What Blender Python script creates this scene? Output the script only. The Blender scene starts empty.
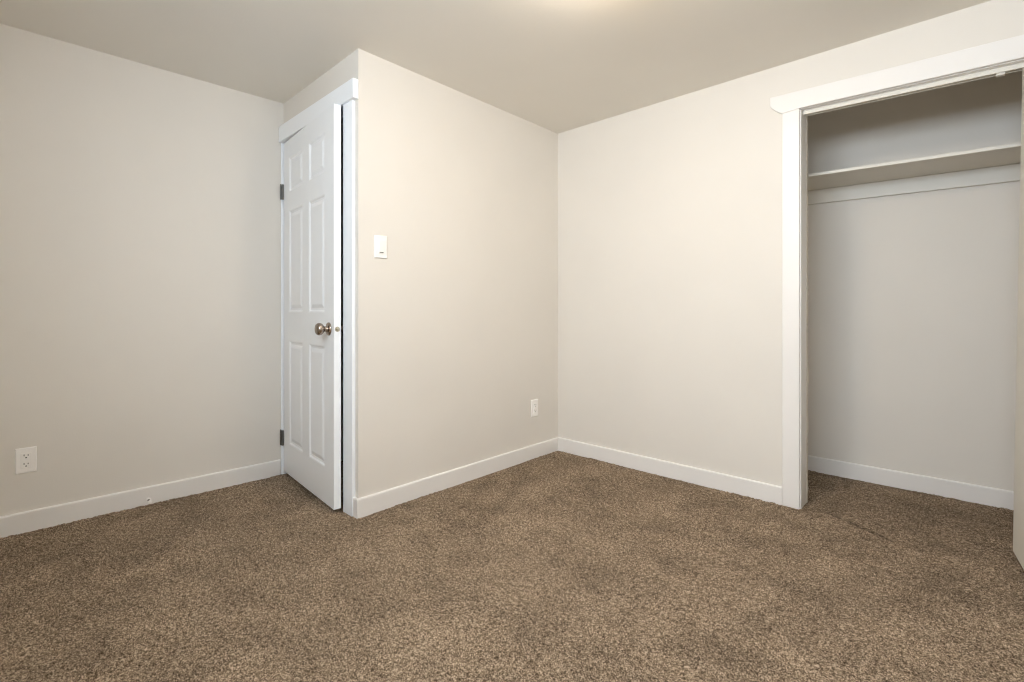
import bpy, bmesh, math, random
from mathutils import Vector, Matrix
random.seed(7)
sc = bpy.context.scene
COL = sc.collection

# ------------------------------------------------------------------ camera, world, light, exposure
F_PX, HORIZON = 492.0, 310.0
YAW = math.atan(458.0 / 492.0)
cd = bpy.data.cameras.new('camera')
cd.sensor_width = 36.0
cd.lens = F_PX / 1024.0 * 36.0
cd.shift_y = -(341.0 - HORIZON) / 1024.0
cd.clip_start = 0.02
cam = bpy.data.objects.new('camera', cd)
cam.location = (0, 0, 1.0)
cam.rotation_euler = (math.pi / 2, 0, YAW)
COL.objects.link(cam)
sc.camera = cam

w = bpy.data.worlds.new('daylight')
sc.world = w
w.use_nodes = True
bg = w.node_tree.nodes['Background']
bg.inputs['Color'].default_value = (0.79, 0.89, 1.0, 1)
bg.inputs['Strength'].default_value = 28.0

sc.view_settings.view_transform = 'Standard'
sc.view_settings.look = 'None'
sc.view_settings.gamma = 1.0
sc.view_settings.use_curve_mapping = False
sc.view_settings.exposure = 0.0
sc.cycles.use_denoising = True
sc.cycles.filter_width = 1.15
sc.cycles.max_bounces = 12
sc.cycles.diffuse_bounces = 8
sc.cycles.sample_clamp_indirect = 6.0

LAMP_POWER = 58.0            # emission strength of the ceiling lamp's glass bowl
LAMP_XY = (-0.90, 1.42)
H = 2.26                     # ceiling height

# portal for the daylight of the window behind the camera
WIN = (-1.25, 0.35, 1.50, 2.15)
NEAR_Y = -0.42
pl = bpy.data.lights.new('window_portal', 'AREA')
pl.shape = 'RECTANGLE'
pl.size = WIN[1] - WIN[0]
pl.size_y = WIN[3] - WIN[2]
pl.cycles.is_portal = True
po = bpy.data.objects.new('window_portal', pl)
po.location = ((WIN[0] + WIN[1]) / 2, NEAR_Y - 0.09, (WIN[2] + WIN[3]) / 2)
po.rotation_euler = (math.radians(90), 0, 0)      # -Z of the light looks to +Y, into the room
COL.objects.link(po)


# ------------------------------------------------------------------ measuring helpers (build time only)
CS, SN = math.cos(YAW), math.sin(YAW)


class Frame:
    """plan frame: s runs along A->B, n points to the right of A->B, z up"""
    def __init__(self, A, B):
        self.A = Vector((A[0], A[1])); d = Vector((B[0], B[1])) - self.A
        self.L = d.length
        self.e = d / self.L
        self.n = Vector((self.e.y, -self.e.x))

    def p(self, s, n, z):
        q = self.A + self.e * s + self.n * n
        return Vector((q.x, q.y, z))


# ------------------------------------------------------------------ materials
def mat(name, color, rough=0.5, metal=0.0, bump=None, spec=0.5, var=None):
    m = bpy.data.materials.new(name)
    m.use_nodes = True
    nt = m.node_tree
    b = nt.nodes['Principled BSDF']
    b.inputs['Base Color'].default_value = (*color, 1)
    b.inputs['Roughness'].default_value = rough
    b.inputs['Metallic'].default_value = metal
    b.inputs['Specular IOR Level'].default_value = spec
    tc = nt.nodes.new('ShaderNodeTexCoord')
    if bump:
        sc_, st, dist = bump
        n = nt.nodes.new('ShaderNodeTexNoise')
        n.inputs['Scale'].default_value = sc_
        n.inputs['Detail'].default_value = 4
        nt.links.new(tc.outputs['Object'], n.inputs['Vector'])
        bp = nt.nodes.new('ShaderNodeBump')
        bp.inputs['Strength'].default_value = st
        bp.inputs['Distance'].default_value = dist
        nt.links.new(n.outputs['Fac'], bp.inputs['Height'])
        nt.links.new(bp.outputs['Normal'], b.inputs['Normal'])
    if var:
        vs, amt = var
        n2 = nt.nodes.new('ShaderNodeTexNoise')
        n2.inputs['Scale'].default_value = vs
        nt.links.new(tc.outputs['Object'], n2.inputs['Vector'])
        r = nt.nodes.new('ShaderNodeValToRGB')
        r.color_ramp.elements[0].position = 0.3
        r.color_ramp.elements[1].position = 0.7
        r.color_ramp.elements[0].color = (*[c * (1 - amt) for c in color], 1)
        r.color_ramp.elements[1].color = (*[min(1, c * (1 + amt)) for c in color], 1)
        nt.links.new(n2.outputs['Fac'], r.inputs['Fac'])
        nt.links.new(r.outputs['Color'], b.inputs['Base Color'])
    return m


M_WALL = mat('wall_paint', (0.74, 0.705, 0.65), 0.62, bump=(180, 0.12, 0.002), spec=0.3, var=(3.0, 0.012))
M_CEIL = mat('ceiling_paint', (0.80, 0.77, 0.71), 0.8, bump=(120, 0.15, 0.002), spec=0.2, var=(2.0, 0.012))
M_TRIM = mat('trim_paint', (0.81, 0.79, 0.765), 0.35, bump=(60, 0.04, 0.001), var=(5.0, 0.008))
M_DOOR = mat('door_paint', (0.88, 0.905, 0.93), 0.38, bump=(90, 0.05, 0.001))
M_SHELF = mat('shelf_paint', (0.72, 0.69, 0.62), 0.45, bump=(50, 0.05, 0.001))
M_CLOSETDOOR = mat('closet_door_paint', (0.72, 0.69, 0.62), 0.45, bump=(50, 0.05, 0.001))
M_NICKEL = mat('brushed_nickel', (0.40, 0.34, 0.29), 0.26, 1.0)
M_STEEL = mat('hinge_steel', (0.20, 0.195, 0.185), 0.4, 1.0)
M_PLASTIC = mat('white_plastic', (0.93, 0.91, 0.88), 0.3)
M_DARK = mat('dark_slot', (0.03, 0.028, 0.025), 0.6)
M_BRASS = mat('latch_metal', (0.55, 0.52, 0.42), 0.35, 1.0)
M_RAW = mat('raw_plaster_edge', (0.62, 0.57, 0.49), 0.9, bump=(90, 0.4, 0.003))
M_ALU = mat('window_vinyl', (0.85, 0.85, 0.84), 0.4)

# carpet
m = bpy.data.materials.new('carpet_pile')
m.use_nodes = True
nt = m.node_tree
b = nt.nodes['Principled BSDF']
b.inputs['Roughness'].default_value = 1.0
b.inputs['Specular IOR Level'].default_value = 0.05
tc = nt.nodes.new('ShaderNodeTexCoord')


def noise(scale, detail=2, rough=0.6):
    n = nt.nodes.new('ShaderNodeTexNoise')
    n.inputs['Scale'].default_value = scale
    n.inputs['Detail'].default_value = detail
    n.inputs['Roughness'].default_value = rough
    nt.links.new(tc.outputs['Object'], n.inputs['Vector'])
    return n


def math_node(op, a, bb):
    n = nt.nodes.new('ShaderNodeMath')
    n.operation = op
    for i, v in enumerate((a, bb)):
        if isinstance(v, (int, float)):
            n.inputs[i].default_value = v
        else:
            nt.links.new(v, n.inputs[i])
    return n.outputs[0]


fine = noise(240, 2, 0.75)
tuft = noise(75, 2, 0.6)
patch = noise(3.6, 4, 0.6)
mid = noise(11, 2, 0.5)
v = math_node('ADD', math_node('MULTIPLY', fine.outputs['Fac'], 0.74), math_node('MULTIPLY', tuft.outputs['Fac'], 0.26))
r = nt.nodes.new('ShaderNodeValToRGB')
els = r.color_ramp.elements
els[0].position = 0.375; els[0].color = (0.051, 0.034, 0.021, 1)
els[1].position = 0.615; els[1].color = (0.605, 0.475, 0.350, 1)
e = els.new(0.50); e.color = (0.233, 0.172, 0.116, 1)
nt.links.new(v, r.inputs['Fac'])
pv = math_node('ADD', math_node('MULTIPLY', patch.outputs['Fac'], 0.7), math_node('MULTIPLY', mid.outputs['Fac'], 0.3))
mr = nt.nodes.new('ShaderNodeMapRange')
mr.inputs['From Min'].default_value = 0.38; mr.inputs['From Max'].default_value = 0.62
mr.inputs['To Min'].default_value = 0.80; mr.inputs['To Max'].default_value = 1.18
nt.links.new(pv, mr.inputs['Value'])
mx = nt.nodes.new('ShaderNodeVectorMath'); mx.operation = 'SCALE'
nt.links.new(r.outputs['Color'], mx.inputs[0]); nt.links.new(mr.outputs['Result'], mx.inputs['Scale'])
an = nt.nodes.new('ShaderNodeAttribute'); an.attribute_name = 'seam_pile_shade'  # painted darkening of the carpet: seam line and shade of laid pile
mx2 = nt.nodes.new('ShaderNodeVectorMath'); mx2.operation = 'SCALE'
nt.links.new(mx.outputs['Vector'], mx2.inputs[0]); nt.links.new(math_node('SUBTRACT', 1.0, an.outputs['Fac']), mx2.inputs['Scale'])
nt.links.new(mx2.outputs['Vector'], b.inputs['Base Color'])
bp = nt.nodes.new('ShaderNodeBump')
bp.inputs['Strength'].default_value = 0.9
bp.inputs['Distance'].default_value = 0.008
nt.links.new(v, bp.inputs['Height'])
nt.links.new(bp.outputs['Normal'], b.inputs['Normal'])
M_CARPET = m

# glass (thin pane)
m = bpy.data.materials.new('window_glass')
m.use_nodes = True
nt2 = m.node_tree
for n in list(nt2.nodes):
    if n.type != 'OUTPUT_MATERIAL':
        nt2.nodes.remove(n)
out = [n for n in nt2.nodes if n.type == 'OUTPUT_MATERIAL'][0]
tr = nt2.nodes.new('ShaderNodeBsdfTransparent')
gl = nt2.nodes.new('ShaderNodeBsdfGlossy'); gl.inputs['Roughness'].default_value = 0.02
mixn = nt2.nodes.new('ShaderNodeMixShader'); mixn.inputs[0].default_value = 0.06
nt2.links.new(tr.outputs[0], mixn.inputs[1]); nt2.links.new(gl.outputs[0], mixn.inputs[2])
nt2.links.new(mixn.outputs[0], out.inputs['Surface'])
M_GLASS = m

# lamp bowl
m = bpy.data.materials.new('lit_lamp_glass')
m.use_nodes = True
bb = m.node_tree.nodes['Principled BSDF']
bb.inputs['Base Color'].default_value = (0.9, 0.86, 0.78, 1)
bb.inputs['Emission Color'].default_value = (1.0, 0.85, 0.675, 1)
bb.inputs['Emission Strength'].default_value = LAMP_POWER
M_LIT = m


# ------------------------------------------------------------------ mesh helpers
def link(name, bm, mtl, parent=None, smooth=False, bevel=0.0, seg=2):
    bmesh.ops.recalc_face_normals(bm, faces=bm.faces)
    me = bpy.data.meshes.new(name)
    bm.to_mesh(me); bm.free()
    if smooth:
        for p in me.polygons:
            p.use_smooth = True
    me.materials.append(mtl)
    o = bpy.data.objects.new(name, me)
    COL.objects.link(o)
    if parent:
        o.parent = parent
    if bevel:
        md = o.modifiers.new('bevel', 'BEVEL')
        md.width = bevel; md.segments = seg; md.limit_method = 'ANGLE'; md.angle_limit = math.radians(40)
    return o


def fbox(bm, fr, s0, s1, n0, n1, z0, z1):
    vs = [bm.verts.new(fr.p(s, n, z)) for z in (z0, z1) for s, n in ((s0, n0), (s1, n0), (s1, n1), (s0, n1))]
    for f in ((0, 3, 2, 1), (4, 5, 6, 7), (0, 1, 5, 4), (1, 2, 6, 5), (2, 3, 7, 6), (3, 0, 4, 7)):
        bm.faces.new([vs[i] for i in f])


def prism(bm, pts_a, pts_b):
    a = [bm.verts.new(p) for p in pts_a]; c = [bm.verts.new(p) for p in pts_b]
    n = len(a)
    bm.faces.new(a); bm.faces.new(list(reversed(c)))
    for i in range(n):
        bm.faces.new((a[i], a[(i + 1) % n], c[(i + 1) % n], c[i]))


def lathe(bm, prof, mtx, seg=40):
    """prof: (radius, height) pairs around local Z"""
    rings = []
    for rr, h in prof:
        if rr < 1e-6:
            rings.append([bm.verts.new(mtx @ Vector((0, 0, h)))])
        else:
            rings.append([bm.verts.new(mtx @ Vector((rr * math.cos(2 * math.pi * k / seg), rr * math.sin(2 * math.pi * k / seg), h))) for k in range(seg)])
    for a, c in zip(rings, rings[1:]):
        for k in range(seg):
            k2 = (k + 1) % seg
            if len(a) == 1 and len(c) == 1:
                continue
            if len(a) == 1:
                bm.faces.new((a[0], c[k], c[k2]))
            elif len(c) == 1:
                bm.faces.new((a[k], a[k2], c[0]))
            else:
                bm.faces.new((a[k], a[k2], c[k2], c[k]))


def struct(o):
    o['kind'] = 'structure'
    return o


def tag(o, label, cat, group=None):
    o['label'] = label; o['category'] = cat
    if group:
        o['group'] = group
    return o


def empty(name, loc):
    o = bpy.data.objects.new(name, None)
    o.empty_display_size = 0.05
    o.location = loc
    COL.objects.link(o)
    return o


def adopt(root):
    """children were meshed in world coordinates: keep them there under a moved root"""
    bpy.context.view_layer.update()
    inv = root.matrix_world.inverted()
    for c in root.children:
        c.matrix_parent_inverse = inv


def orient(origin, zdir, xdir=Vector((0, 0, 1))):
    z_ = Vector(zdir).normalized(); x_ = Vector(xdir)
    x_ = (x_ - z_ * x_.dot(z_)).normalized(); y_ = z_.cross(x_)
    mt = Matrix((x_, y_, z_)).transposed().to_4x4()
    mt.translation = origin
    return mt


# ------------------------------------------------------------------ plan of the room
C1 = (-2.156, 2.797)
C2 = (-2.156, 1.230)
C3 = (-3.068, 1.248)
C4 = (-3.1405, NEAR_Y)
XR = 0.62                               # wall beside the camera
FL = Frame(C4, C3)                      # left wall
FD = Frame(C3, C2)                      # entry door wall
FP = Frame(C2, C1)                      # projecting wall with the switch
FR = Frame(C1, (XR, 2.794))             # wall with the closet
T = 0.11
S_OPEN0, S_OPEN1, Z_OPEN = 1.536, 2.440, 2.008     # closet opening along FR
D_OPEN0, D_OPEN1, ZD = 0.014, 0.786, 2.022         # entry opening along FD
CL_X0, CL_X1, CL_Y = -0.95, 0.50, 3.512
bh, bt = 0.093, 0.013

# floor: a slab whose carpeted top is real tufted relief over the part of the room in view
import numpy as np


def smooth_noise(rs, nx, ny, cell):
    gx, gy = int(nx / cell) + 3, int(ny / cell) + 3
    g = rs.random((gx, gy))
    X = np.arange(nx) / cell; Y = np.arange(ny) / cell
    i, j = X.astype(int), Y.astype(int)
    fx, fy = X - i, Y - j
    fx = (fx * fx * (3 - 2 * fx))[:, None]; fy = (fy * fy * (3 - 2 * fy))[None, :]
    a = g[i][:, j]; b_ = g[i + 1][:, j]; c_ = g[i][:, j + 1]; d_ = g[i + 1][:, j + 1]
    return (a * (1 - fx) + b_ * fx) * (1 - fy) + (c_ * (1 - fx) + d_ * fx) * fy


def carpet_floor():
    rs = np.random.RandomState(11)
    x0, x1, y0, y1 = -3.6, XR + 0.2, NEAR_Y - 0.3, 3.80
    st = 0.0065
    nx, ny = int((x1 - x0) / st), int((y1 - y0) / st)
    gx = np.linspace(x0, x1, nx)[:, None] * np.ones((1, ny))
    gy = np.linspace(y0, y1, ny)[None, :] * np.ones((nx, 1))
    gx = gx + (rs.random((nx, ny)) - .5) * st * 0.6
    gy = gy + (rs.random((nx, ny)) - .5) * st * 0.6
    gx[0], gx[-1] = x0, x1; gy[:, 0], gy[:, -1] = y0, y1
    h = rs.random((nx, ny)) * 0.0060 + smooth_noise(rs, nx, ny, 3.0) * 0.0035
    lay = smooth_noise(rs, nx, ny, 28) * 0.6 + smooth_noise(rs, nx, ny, 11) * 0.4
    h = h * (0.55 + 0.9 * lay) + (lay - 0.5) * 0.002
    # creases and scuffs pressed into the pile (threshold of the closet, traffic by the middle wall)
    # dark seam, plus shade of flattened pile painted into the colour as darker streaks
    seam_lay_shade = np.zeros((nx, ny))
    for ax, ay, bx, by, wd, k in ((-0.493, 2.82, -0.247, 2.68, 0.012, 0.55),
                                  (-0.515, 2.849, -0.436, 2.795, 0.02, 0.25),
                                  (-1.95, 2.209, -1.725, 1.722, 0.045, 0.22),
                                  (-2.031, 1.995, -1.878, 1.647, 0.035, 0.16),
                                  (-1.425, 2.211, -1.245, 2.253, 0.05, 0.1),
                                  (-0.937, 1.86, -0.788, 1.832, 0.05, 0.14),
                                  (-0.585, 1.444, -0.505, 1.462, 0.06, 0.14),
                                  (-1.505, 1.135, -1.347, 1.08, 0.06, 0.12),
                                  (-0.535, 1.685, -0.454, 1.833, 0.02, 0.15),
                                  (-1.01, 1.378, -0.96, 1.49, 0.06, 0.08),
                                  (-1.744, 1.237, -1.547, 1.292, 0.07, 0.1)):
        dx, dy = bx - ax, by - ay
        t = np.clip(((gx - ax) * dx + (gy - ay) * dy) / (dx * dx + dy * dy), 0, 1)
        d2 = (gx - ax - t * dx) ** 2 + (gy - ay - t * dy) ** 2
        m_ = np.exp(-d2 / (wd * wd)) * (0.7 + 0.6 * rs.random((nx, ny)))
        seam_lay_shade = np.maximum(seam_lay_shade, k * m_)
        h = h - 0.006 * k * m_
    h = h - 0.004
    top = np.stack([gx, gy, h], -1).reshape(-1, 3)
    low = np.array([[x0, y0, -0.1], [x1, y0, -0.1], [x1, y1, -0.1], [x0, y1, -0.1]])
    idx = np.arange(nx * ny).reshape(nx, ny)
    q = np.stack([idx[:-1, :-1], idx[1:, :-1], idx[1:, 1:], idx[:-1, 1:]], -1).reshape(-1, 4)
    n0 = nx * ny
    me = bpy.data.meshes.new('floor')
    me.vertices.add(n0 + 4)
    me.vertices.foreach_set('co', np.vstack([top, low]).ravel())
    c = [idx[0, 0], idx[-1, 0], idx[-1, -1], idx[0, -1]]
    extra = [[n0 + 3, n0 + 2, n0 + 1, n0]]
    side = []
    for a, ring, nxt in ((n0, list(idx[:, 0]), n0 + 1), (n0 + 1, list(idx[-1, :]), n0 + 2), (n0 + 2, list(idx[::-1, -1]), n0 + 3), (n0 + 3, list(idx[0, ::-1]), n0)):
        side.append([a, nxt] + [int(k) for k in reversed(ring)])
    loops = np.concatenate([q.ravel(), np.array(extra).ravel()] + [np.array(f) for f in side])
    tot = np.concatenate([np.full(len(q), 4), [4], [len(f) for f in side]])
    start = np.concatenate([[0], np.cumsum(tot)[:-1]])
    me.loops.add(len(loops)); me.loops.foreach_set('vertex_index', loops.astype(np.int32))
    me.polygons.add(len(tot))
    me.polygons.foreach_set('loop_start', start.astype(np.int32))
    me.polygons.foreach_set('loop_total', tot.astype(np.int32))
    me.update(calc_edges=True); me.validate()
    at = me.attributes.new('seam_pile_shade', 'FLOAT', 'POINT')
    at.data.foreach_set('value', np.concatenate([seam_lay_shade.ravel(), np.zeros(4)]).astype(np.float32))
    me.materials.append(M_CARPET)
    o = bpy.data.objects.new('floor', me)
    COL.objects.link(o)
    return struct(o)


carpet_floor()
bm = bmesh.new()
fbox(bm, Frame((-3.6, NEAR_Y), (XR + 0.2, NEAR_Y)), -0.0, 4.5, 0.3, NEAR_Y - 3.8, H, H + 0.1)
struct(link('ceiling', bm, M_CEIL))

bm = bmesh.new()
fbox(bm, FL, -0.2, 3.6, 0.0, -0.15, 0, H)
struct(link('wall_left', bm, M_WALL))
bm = bmesh.new()                         # entry wall: strips left, right and above the door
BC = Vector((C2[0] - T, C2[1] + T))      # hidden back edge of the outside corner (walls are mitred there)
strip = [FD.p(D_OPEN1 + 0.018, 0, 0), FD.p(FD.L, 0, 0), Vector((BC.x, BC.y, 0)), FD.p(D_OPEN1 + 0.018, -T, 0)]
prism(bm, strip, [p + Vector((0, 0, H)) for p in strip])
fbox(bm, FD, D_OPEN0 - 0.018, D_OPEN1 + 0.018, 0, -T, ZD + 0.018, H)
struct(link('wall_entry', bm, M_WALL))
bm = bmesh.new()
strip = [FP.p(0, 0, 0), FP.p(FP.L, 0, 0), FP.p(FP.L, -T, 0), Vector((BC.x, BC.y, 0))]
prism(bm, strip, [p + Vector((0, 0, H)) for p in strip])
struct(link('wall_middle', bm, M_WALL))
bm = bmesh.new()
fbox(bm, FR, -1.3, S_OPEN0 - 0.016, 0, -T, 0, H)
fbox(bm, FR, S_OPEN1 + 0.016, FR.L + 0.1, 0, -T, 0, H)
fbox(bm, FR, S_OPEN0 - 0.016, S_OPEN1 + 0.016, 0, -T, Z_OPEN + 0.03, H)
struct(link('wall_right', bm, M_WALL))
bm = bmesh.new()
fbox(bm, Frame((CL_X0 - 0.1, CL_Y), (CL_X1 + 0.1, CL_Y)), 0, CL_X1 - CL_X0 + 0.2, 0, -0.1, 0, H)
struct(link('wall_closet_back', bm, M_WALL))
bm = bmesh.new()
fbox(bm, Frame((CL_X0, 2.9), (CL_X0, CL_Y)), 0, CL_Y - 2.9, 0, -0.1, 0, H)
struct(link('wall_closet_left', bm, M_WALL))
bm = bmesh.new()
fbox(bm, Frame((CL_X1, CL_Y), (CL_X1, 2.9)), 0, CL_Y - 2.9, 0, -0.1, 0, H)
struct(link('wall_closet_right', bm, M_WALL))
bm = bmesh.new()
FRR = Frame((XR, 2.95), (XR, NEAR_Y - 0.1))
fbox(bm, FRR, 0, FRR.L, 0, -0.12, 0, H)
struct(link('wall_near_right', bm, M_WALL))
bm = bmesh.new()                         # wall behind the camera with the window
FN = Frame((XR + 0.12, NEAR_Y), (-3.35, NEAR_Y))
sw0, sw1 = XR + 0.12 - WIN[1], XR + 0.12 - WIN[0]
fbox(bm, FN, 0, sw0, 0, -0.14, 0, H)
fbox(bm, FN, sw1, FN.L, 0, -0.14, 0, H)
fbox(bm, FN, sw0, sw1, 0, -0.14, 0, WIN[2])
fbox(bm, FN, sw0, sw1, 0, -0.14, WIN[3], H)
struct(link('wall_near', bm, M_WALL))

# window behind the camera
win = empty('window_1', FN.p((sw0 + sw1) / 2, -0.07, WIN[2]))
struct(win)
bm = bmesh.new()
fw = 0.05
fbox(bm, FN, sw0, sw0 + fw, -0.1, -0.03, WIN[2], WIN[3])
fbox(bm, FN, sw1 - fw, sw1, -0.1, -0.03, WIN[2], WIN[3])
fbox(bm, FN, sw0 + fw, sw1 - fw, -0.1, -0.03, WIN[2], WIN[2] + fw)
fbox(bm, FN, sw0 + fw, sw1 - fw, -0.1, -0.03, WIN[3] - fw, WIN[3])
mid_s = (sw0 + sw1) / 2
fbox(bm, FN, mid_s - 0.025, mid_s + 0.025, -0.09, -0.04, WIN[2] + fw, WIN[3] - fw)
link('window_frame', bm, M_ALU, win, bevel=0.003)
for a, c in ((sw0 + fw, mid_s - 0.025), (mid_s + 0.025, sw1 - fw)):
    bm = bmesh.new(); fbox(bm, FN, a, c, -0.068, -0.062, WIN[2] + fw, WIN[3] - fw)
    link('window_pane', bm, M_GLASS, win)
adopt(win)


# ------------------------------------------------------------------ baseboards
def baseboard(name, fr, s0, s1, end0=True):
    bm = bmesh.new()
    prof = [(0, 0), (bt, 0), (bt, bh - 0.006), (bt - 0.002, bh - 0.002), (bt - 0.006, bh), (0, bh)]
    prism(bm, [fr.p(s0, n, z) for n, z in prof], [fr.p(s1, n, z) for n, z in prof])
    return struct(link(name, bm, M_TRIM))


CAS0 = D_OPEN1 + 0.007       # entry casing
CAS1 = CAS0 + 0.092
baseboard('baseboard_left', FL, 0, FL.L - 0.022)
baseboard('baseboard_middle', FP, -bt, FP.L)
baseboard('baseboard_right', FR, bt, 1.452)
baseboard('baseboard_closet_back', Frame((CL_X0, CL_Y), (CL_X1, CL_Y)), 0, CL_X1 - CL_X0)
baseboard('baseboard_closet_left', Frame((CL_X0, 2.9), (CL_X0, CL_Y)), 0, CL_Y - 2.9 - bt)
baseboard('baseboard_closet_right', Frame((CL_X1, CL_Y), (CL_X1, 2.9)), bt, CL_Y - 2.9)
baseboard('baseboard_near_right', FRR, 0.17, FRR.L - 0.12)
baseboard('baseboard_near', FN, 0.14, FN.L - 0.21)
# short return wrapping the outside corner beside the entry casing
bm = bmesh.new()
prof = [(0, 0), (bt, 0), (bt, bh - 0.006), (bt - 0.002, bh - 0.002), (bt - 0.006, bh), (0, bh)]
prism(bm, [FD.p(CAS1, n, z) for n, z in prof], [FD.p(FD.L, n, z) for n, z in prof])
struct(link('baseboard_entry', bm, M_TRIM))

# ------------------------------------------------------------------ entry door casing and jambs
bm = bmesh.new(); fbox(bm, FD, CAS0, CAS1, 0, 0.018, 0, 2.015)
struct(link('trim_1', bm, M_DOOR, bevel=0.002))
bm = bmesh.new(); fbox(bm, FD, 0.001, D_OPEN0 - 0.003, 0, 0.017, 0, 2.015)
struct(link('trim_2', bm, M_DOOR, bevel=0.002))
bm = bmesh.new(); fbox(bm, FD, 0.002, FD.L + 0.003, 0, 0.030, 2.015, 2.109)
struct(link('trim_3', bm, M_DOOR, bevel=0.002))
bm = bmesh.new()                        # jamb lining with door stops
fbox(bm, FD, D_OPEN0 - 0.013, D_OPEN0, 0.0, -T, 0, ZD)
fbox(bm, FD, D_OPEN1, D_OPEN1 + 0.018, 0.0, -T, 0, ZD)
fbox(bm, FD, D_OPEN0 - 0.018, D_OPEN1 + 0.018, 0.0, -T, ZD, ZD + 0.018)
fbox(bm, FD, D_OPEN0, D_OPEN0 + 0.012, -0.045, -0.085, 0, ZD)
fbox(bm, FD, D_OPEN1 - 0.012, D_OPEN1, -0.045, -0.085, 0, ZD)
fbox(bm, FD, D_OPEN0 + 0.012, D_OPEN1 - 0.012, -0.045, -0.085, ZD - 0.012, ZD)
jamb = struct(link('trim_4', bm, M_DOOR))
bm = bmesh.new(); fbox(bm, FD, D_OPEN1 - 0.0015, D_OPEN1, -0.003, -0.036, 0.87, 0.935)
link('strike_plate', bm, M_STEEL, jamb)

# ------------------------------------------------------------------ entry door (six raised panels)
HP = FD.p(D_OPEN0 + 0.004, 0.006, 0)
TIP = Vector((-2.270, 1.164))
FDL = Frame((HP.x, HP.y), TIP)
DW, DZ0, DZ1, DT = FDL.L, 0.025, 2.008, 0.035
door = empty('door_1', (HP.x, HP.y, DZ0))
struct(door)


def panel_leaf(bm, fr, W_, z0, z1, th, panels):
    """slab with sunken, raised-field panels cut in both faces"""
    ss = sorted({0, W_} | {p[0] for p in panels} | {p[1] for p in panels})
    zs = sorted({z0, z1} | {p[2] for p in panels} | {p[3] for p in panels})
    for side in (0, 1):
        nf = 0.0 if side == 0 else -th
        sg = -1 if side == 0 else 1

        def P(s, d, z):
            return fr.p(s, nf + sg * d, z)
        for i in range(len(ss) - 1):
            for j in range(len(zs) - 1):
                a, c, d0, d1 = ss[i], ss[i + 1], zs[j], zs[j + 1]
                if any(abs(p[0] - a) < 1e-6 and abs(p[1] - c) < 1e-6 and p[2] <= d0 + 1e-6 and p[3] >= d1 - 1e-6 for p in panels):
                    rings = []
                    for inset, dep in ((0, 0), (0.006, 0.0015), (0.012, 0.007), (0.022, 0.0085), (0.040, 0.003), (0.044, 0.0022)):
                        rings.append([bm.verts.new(P(x, dep, z)) for x, z in ((a + inset, d0 + inset), (c - inset, d0 + inset), (c - inset, d1 - inset), (a + inset, d1 - inset))])
                    for r0, r1 in zip(rings, rings[1:]):
                        for k in range(4):
                            bm.faces.new((r0[k], r0[(k + 1) % 4], r1[(k + 1) % 4], r1[k]))
                    bm.faces.new(rings[-1])
                else:
                    bm.faces.new([bm.verts.new(P(x, 0, z)) for x, z in ((a, d0), (c, d0), (c, d1), (a, d1))])
    # rim
    for i in range(len(zs) - 1):
        for s in (0, W_):
            bm.faces.new([bm.verts.new(fr.p(s, n, z)) for n, z in ((0, zs[i]), (-th, zs[i]), (-th, zs[i + 1]), (0, zs[i + 1]))])
    for i in range(len(ss) - 1):
        for z in (z0, z1):
            bm.faces.new([bm.verts.new(fr.p(s, n, z)) for s, n in ((ss[i], 0), (ss[i + 1], 0), (ss[i + 1], -th), (ss[i], -th))])
    bmesh.ops.remove_doubles(bm, verts=bm.verts, dist=1e-5)


PX = ((0.103, 0.337), (0.434, 0.664))
PZ = ((0.205, 0.820), (0.987, 1.590), (1.697, 1.903))
bm = bmesh.new()
panel_leaf(bm, FDL, DW, DZ0, DZ1, DT, [(a, c, d, e2) for a, c in PX for d, e2 in PZ])
link('door_leaf', bm, M_DOOR, door)

ks, kz = DW - 0.062, 0.906
for side, fac in ((1, 0.0), (-1, -DT)):
    nn = Vector((FDL.n.x, FDL.n.y, 0)) * side
    mt = orient(FDL.p(ks, fac, kz), nn)
    bm = bmesh.new()
    lathe(bm, [(0.0, 0.0), (0.033, 0.0), (0.033, 0.003), (0.030, 0.007), (0.020, 0.010), (0.015, 0.012), (0.0135, 0.018),
               (0.0135, 0.024), (0.016, 0.028), (0.024, 0.033), (0.0290, 0.040), (0.0305, 0.048), (0.0290, 0.056),
               (0.023, 0.0625), (0.014, 0.0655), (0.0, 0.0665)], mt)
    link('knob', bm, M_NICKEL, door, smooth=True)
edge = Vector((FDL.e.x, FDL.e.y, 0))
bm = bmesh.new()
lathe(bm, [(0.0, 0.0008), (0.0125, 0.0008), (0.0125, 0.0)], orient(FDL.p(DW, -DT / 2, kz), edge), 28)
lathe(bm, [(0.0, 0.007), (0.0065, 0.006), (0.0075, 0.0)], orient(FDL.p(DW, -DT / 2, kz), edge), 20)
link('latch', bm, M_BRASS, door, smooth=False)
for hz in (1.715, 0.225):
    bm = bmesh.new()
    c = FDL.p(-0.011, 0.012, 0)
    for k in range(5):
        z0 = hz - 0.045 + k * 0.018
        lathe(bm, [(0, 0.0), (0.0062, 0.0), (0.0062, 0.0174), (0, 0.0174)], Matrix.Translation((c.x, c.y, z0 + 0.0003)), 16)
    lathe(bm, [(0, 0), (0.004, 0.0), (0.005, 0.003), (0, 0.006)], Matrix.Translation((c.x, c.y, hz + 0.045)), 12)
    fbox(bm, FDL, -0.012, 0.008, 0.0005, 0.011, hz - 0.045, hz + 0.045)
    fbox(bm, FD, D_OPEN0 - 0.012, D_OPEN0 + 0.002, 0.017, 0.0185, hz - 0.045, hz + 0.045)
    link('hinge', bm, M_STEEL, door)
adopt(door)

# ------------------------------------------------------------------ closet casing, jambs, track
SLOPE = -0.024 / (S_OPEN1 - S_OPEN0)     # the head casing sags a little towards the near end


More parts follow.
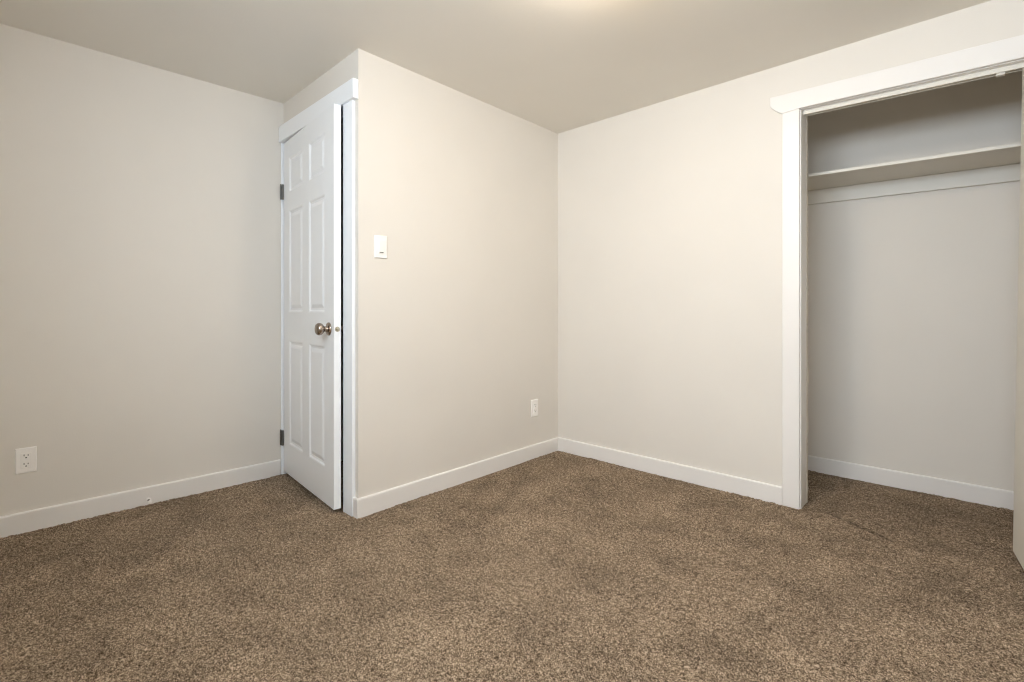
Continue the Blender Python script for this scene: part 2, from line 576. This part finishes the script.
def zz(s, z):
    return z + SLOPE * max(0, s - S_OPEN0)


bm = bmesh.new(); fbox(bm, FR, 1.453, S_OPEN0 - 0.005, 0, 0.014, 0, 2.010)
struct(link('trim_5', bm, M_TRIM, bevel=0.003))
bm = bmesh.new(); fbox(bm, FR, S_OPEN1 + 0.002, S_OPEN1 + 0.078, 0, 0.014, 0, 1.980)
struct(link('trim_6', bm, M_TRIM, bevel=0.003))
bm = bmesh.new()
hd = [(1.397, 2.100), (S_OPEN1 + 0.13, zz(S_OPEN1, 2.099)), (S_OPEN1 + 0.13, zz(S_OPEN1, 2.05)), (S_OPEN1 + 0.078, zz(S_OPEN1, 2.009)),
      (S_OPEN0, 2.009), (1.453, 2.002), (1.425, 2.022), (1.397, 2.052)]
prism(bm, [FR.p(s, 0.0, z) for s, z in hd], [FR.p(s, 0.018, z) for s, z in hd])
struct(link('trim_7', bm, M_TRIM, bevel=0.003))
# left jamb, with its uneven plaster edge on the closet side
bm = bmesh.new()
fbox(bm, FR, S_OPEN0 - 0.016, S_OPEN0, 0.0, -T, 0, Z_OPEN)
jl = struct(link('trim_8', bm, M_TRIM, bevel=0.002))
bm = bmesh.new()
zs = [i * 0.012 for i in range(int(Z_OPEN / 0.012) + 1)]
rng = random.Random(3)
prev = None
edge_n = 0
for z in zs:
    edge_n = 0.75 * edge_n + rng.uniform(-0.003, 0.003)
    w_ = 0.002 + abs(edge_n)
    ring = [bm.verts.new(FR.p(s, n, z)) for s, n in ((S_OPEN0 - 0.016, -T + 0.001), (S_OPEN0 + 0.0005 + w_ * 0.5, -T + 0.001), (S_OPEN0 + w_ * 0.5, -T - 0.016 - w_ * 1.5), (S_OPEN0 - 0.016, -T - 0.016 - w_ * 1.5))]
    if prev:
        for k in range(4):
            bm.faces.new((prev[k], prev[(k + 1) % 4], ring[(k + 1) % 4], ring[k]))
    else:
        bm.faces.new(ring)
    prev = ring
bm.faces.new(prev)
link('plaster_edge', bm, M_RAW, jl)
bm = bmesh.new()
fbox(bm, FR, S_OPEN1, S_OPEN1 + 0.016, 0.0, -T, 0, Z_OPEN - 0.024)
struct(link('trim_9', bm, M_TRIM, bevel=0.002))
bm = bmesh.new()
hj = [(S_OPEN0, Z_OPEN), (S_OPEN1, Z_OPEN - 0.024), (S_OPEN1, Z_OPEN + 0.03), (S_OPEN0, Z_OPEN + 0.03)]
prism(bm, [FR.p(s, 0.0, z) for s, z in hj], [FR.p(s, -T, z) for s, z in hj])
hjo = struct(link('trim_10', bm, M_TRIM))
bm = bmesh.new()                        # folding door track under the head
for n0, n1, za, zb in ((-0.030, -0.034, -0.020, 0.0), (-0.060, -0.064, -0.020, 0.0), (-0.034, -0.060, -0.003, 0.0)):
    pa = [FR.p(S_OPEN0 + 0.002, n0, zz(S_OPEN0, Z_OPEN + zb)), FR.p(S_OPEN1 - 0.002, n0, zz(S_OPEN1, Z_OPEN + zb)), FR.p(S_OPEN1 - 0.002, n0, zz(S_OPEN1, Z_OPEN + za)), FR.p(S_OPEN0 + 0.002, n0, zz(S_OPEN0, Z_OPEN + za))]
    dn = Vector((FR.n.x, FR.n.y, 0)) * (n1 - n0)
    prism(bm, pa, [p + dn for p in pa])
link('door_track', bm, M_SHELF, hjo)
bm = bmesh.new()                        # bracket in the track
fbox(bm, FR, S_OPEN1 - 0.205, S_OPEN1 - 0.18, -0.036, -0.058, Z_OPEN - 0.048, Z_OPEN - 0.020)
link('track_bracket', bm, M_SHELF, hjo)

# ------------------------------------------------------------------ folding closet door, folded open at the right jamb
bif = empty('door_2', (0.13, 2.80, 0.012))
struct(bif)
LEAD = Vector((0.126, 2.845))
BW = 0.43


def tilted_leaf(name, A, B, side):
    fr = Frame(A, B)
    bm = bmesh.new()
    fbox(bm, fr, 0, BW, 0, side * 0.032, 0.022, 1.970)
    for v in bm.verts:
        v.co.x += 0.028 * (v.co.z / 2.0)
    return link(name, bm, M_CLOSETDOOR, bif, bevel=0.004)


K = LEAD + Vector((0.048, -0.427))
tilted_leaf('folding_panel', (LEAD.x, LEAD.y), (K.x, K.y), -1)
tilted_leaf('folding_panel', (LEAD.x + 0.085, LEAD.y), (K.x + 0.04, K.y), -1)
for z in (0.3, 1.0, 1.7):
    bm = bmesh.new()
    lathe(bm, [(0, 0), (0.005, 0), (0.005, 0.07), (0, 0.07)], Matrix.Translation((K.x + 0.034 + 0.028 * z / 2, K.y - 0.006, z)), 12)
    link('hinge', bm, M_STEEL, bif)
adopt(bif)

# ------------------------------------------------------------------ closet shelf with cleat
yf0, yf1 = 3.115, 3.140
shelf = empty('closet_shelf', ((CL_X0 + CL_X1) / 2, CL_Y - 0.18, 1.655))
tag(shelf, 'pale painted wooden shelf across the top of the open closet, on a wall cleat', 'shelf')
bm = bmesh.new()
pts = [(CL_X0 + 0.002, yf0), (CL_X1 - 0.002, yf1), (CL_X1 - 0.002, CL_Y - 0.002), (CL_X0 + 0.002, CL_Y - 0.002)]


def sag(x):                              # the shelf hangs a little lower at the near end
    return -0.013 * (x + 0.7) / 0.85


prism(bm, [Vector((x, y, 1.740 + sag(x))) for x, y in pts], [Vector((x, y, 1.757 + sag(x))) for x, y in pts])
link('shelf_board', bm, M_SHELF, shelf, bevel=0.002)
bm = bmesh.new()
cx = [(CL_X0 + 0.02, 1.7395), (CL_X1 - 0.02, 1.7395), (CL_X1 - 0.02, 1.655), (CL_X0 + 0.02, 1.655)]
prism(bm, [Vector((x, CL_Y - 0.0005, z + sag(x))) for x, z in cx], [Vector((x, CL_Y - 0.019, z + sag(x))) for x, z in cx])
link('cleat', bm, M_SHELF, shelf, bevel=0.002)
for x0 in (CL_X0 + 0.001, CL_X1 - 0.019):
    bm = bmesh.new()
    fbox(bm, Frame((x0, yf1 + 0.06), (x0, CL_Y - 0.02)), 0, CL_Y - 0.02 - yf1 - 0.06, 0, 0.018, 1.655 + sag(x0), 1.7395 + sag(x0))
    link('cleat', bm, M_SHELF, shelf, bevel=0.002)
adopt(shelf)


# ------------------------------------------------------------------ switch, outlets
def rounded_plate(bm, fr, s, z, wd, ht, n0, n1, inset=0.003):
    a = [fr.p(s + x * wd / 2, n0, z + y * ht / 2) for x, y in ((-1, -1), (1, -1), (1, 1), (-1, 1))]
    m_ = [fr.p(s + x * wd / 2, (n0 + n1) / 2, z + y * ht / 2) for x, y in ((-1, -1), (1, -1), (1, 1), (-1, 1))]
    t_ = [fr.p(s + x * (wd / 2 - inset), n1, z + y * (ht / 2 - inset)) for x, y in ((-1, -1), (1, -1), (1, 1), (-1, 1))]
    rings = [[bm.verts.new(p) for p in q] for q in (a, m_, t_)]
    for r0, r1 in zip(rings, rings[1:]):
        for k in range(4):
            bm.faces.new((r0[k], r0[(k + 1) % 4], r1[(k + 1) % 4], r1[k]))
    bm.faces.new(rings[0]); bm.faces.new(rings[-1])


def screws(fr, s, z, off, n, root, r_=0.0028):
    for q in (-off, off):
        bm = bmesh.new()
        lathe(bm, [(0, 0.0008), (r_, 0.0005), (r_, 0)], orient(fr.p(s, n, z + q), Vector((fr.n.x, fr.n.y, 0))), 12)
        link('screw', bm, M_PLASTIC, root)


def outlet(fr, s, z, label):
    root = empty('wall_outlet', fr.p(s, 0, z))
    tag(root, label, 'outlet', 'wall outlets')
    bm = bmesh.new(); rounded_plate(bm, fr, s, z, 0.070, 0.114, 0.0, 0.006)
    link('cover_plate', bm, M_PLASTIC, root, bevel=0.001)
    bm = bmesh.new(); rounded_plate(bm, fr, s, z, 0.034, 0.068, 0.0055, 0.0085, 0.001)
    body = link('socket_face', bm, M_PLASTIC, root)
    for q in (-0.019, 0.019):
        for ds, hgt in ((-0.0065, 0.008), (0.0065, 0.0065)):
            bm = bmesh.new(); fbox(bm, fr, s + ds - 0.0014, s + ds + 0.0014, 0.0082, 0.0088, z + q + 0.001, z + q + 0.001 + hgt)
            link('slot', bm, M_DARK, body)
        bm = bmesh.new()
        lathe(bm, [(0, 0.0004), (0.0028, 0.0004), (0.0028, 0)], orient(fr.p(s, 0.0085, z + q - 0.006), Vector((fr.n.x, fr.n.y, 0))), 14)
        link('slot', bm, M_DARK, body)
    screws(fr, s, z, 0.048, 0.0062, root)
    adopt(root)
    for c in root.children:
        inv = root.matrix_world.inverted()
    return root


outlet(FL, 0.4695 + 0.082, 0.323, 'white two-socket outlet low on the left wall, seen nearly face on')
outlet(FP, 1.308, 0.338, 'white outlet low on the middle wall beside the far room corner')

sw = empty('light_switch', FP.p(0.121, 0, 1.315))
tag(sw, 'white wall switch plate on the middle wall just right of the door', 'light switch')
bm = bmesh.new(); rounded_plate(bm, FP, 0.121, 1.315, 0.070, 0.114, 0.0, 0.007)
link('cover_plate', bm, M_PLASTIC, sw, bevel=0.001)
bm = bmesh.new(); rounded_plate(bm, FP, 0.121, 1.315, 0.034, 0.068, 0.0065, 0.0105, 0.001)
rk = link('rocker', bm, M_PLASTIC, sw)
bm = bmesh.new(); fbox(bm, FP, 0.121 - 0.011, 0.121 + 0.011, 0.0100, 0.0112, 1.285, 1.289)
link('slider_slot', bm, M_STEEL, rk)
screws(FP, 0.121, 1.315, 0.048, 0.0072, sw)
adopt(sw)

# ------------------------------------------------------------------ door stop on the left baseboard
ds_s = 0.5283 + 0.470
dstop = empty('door_stop', FL.p(ds_s, bt, 0.026))
tag(dstop, 'small door stop with white rubber tip screwed to the left baseboard near the carpet', 'door stop')
fn = Vector((FL.n.x, FL.n.y, 0))
bm = bmesh.new()
lathe(bm, [(0, 0), (0.012, 0), (0.012, 0.002), (0.006, 0.005), (0, 0.005)], orient(FL.p(ds_s, bt, 0.026), fn), 20)
link('base_flange', bm, M_PLASTIC, dstop)
bm = bmesh.new()
pr = [(0, 0.004)]
for k in range(12):
    pr += [(0.0042, 0.005 + k * 0.0025), (0.0055, 0.00625 + k * 0.0025)]
pr += [(0, 0.036)]
lathe(bm, pr, orient(FL.p(ds_s, bt, 0.026), fn), 16)
link('spring', bm, M_STEEL, dstop)
bm = bmesh.new()
lathe(bm, [(0, 0.034), (0.008, 0.034), (0.009, 0.040), (0.008, 0.046), (0, 0.047)], orient(FL.p(ds_s, bt, 0.026), fn), 20)
link('rubber_tip', bm, M_PLASTIC, dstop, smooth=True)
adopt(dstop)

# ------------------------------------------------------------------ ceiling lamp (just outside the frame)
lamp = empty('ceiling_lamp', (LAMP_XY[0], LAMP_XY[1], H))
tag(lamp, 'lit round flush-mount ceiling lamp with a frosted glass bowl', 'ceiling lamp')
mt = Matrix.Translation((LAMP_XY[0], LAMP_XY[1], H)) @ Matrix.Rotation(math.pi, 4, 'X')
bm = bmesh.new()
lathe(bm, [(0, 0.0), (0.150, 0.0), (0.155, 0.006), (0.155, 0.020), (0.148, 0.022), (0, 0.022)], mt, 48)
link('lamp_base', bm, M_NICKEL, lamp, smooth=False)
bm = bmesh.new()
lathe(bm, [(0.143, 0.0225), (0.150, 0.035), (0.146, 0.055), (0.130, 0.075), (0.100, 0.092), (0.060, 0.102), (0.0, 0.106)], mt, 48)
link('glass_bowl', bm, M_LIT, lamp, smooth=True)
adopt(lamp)
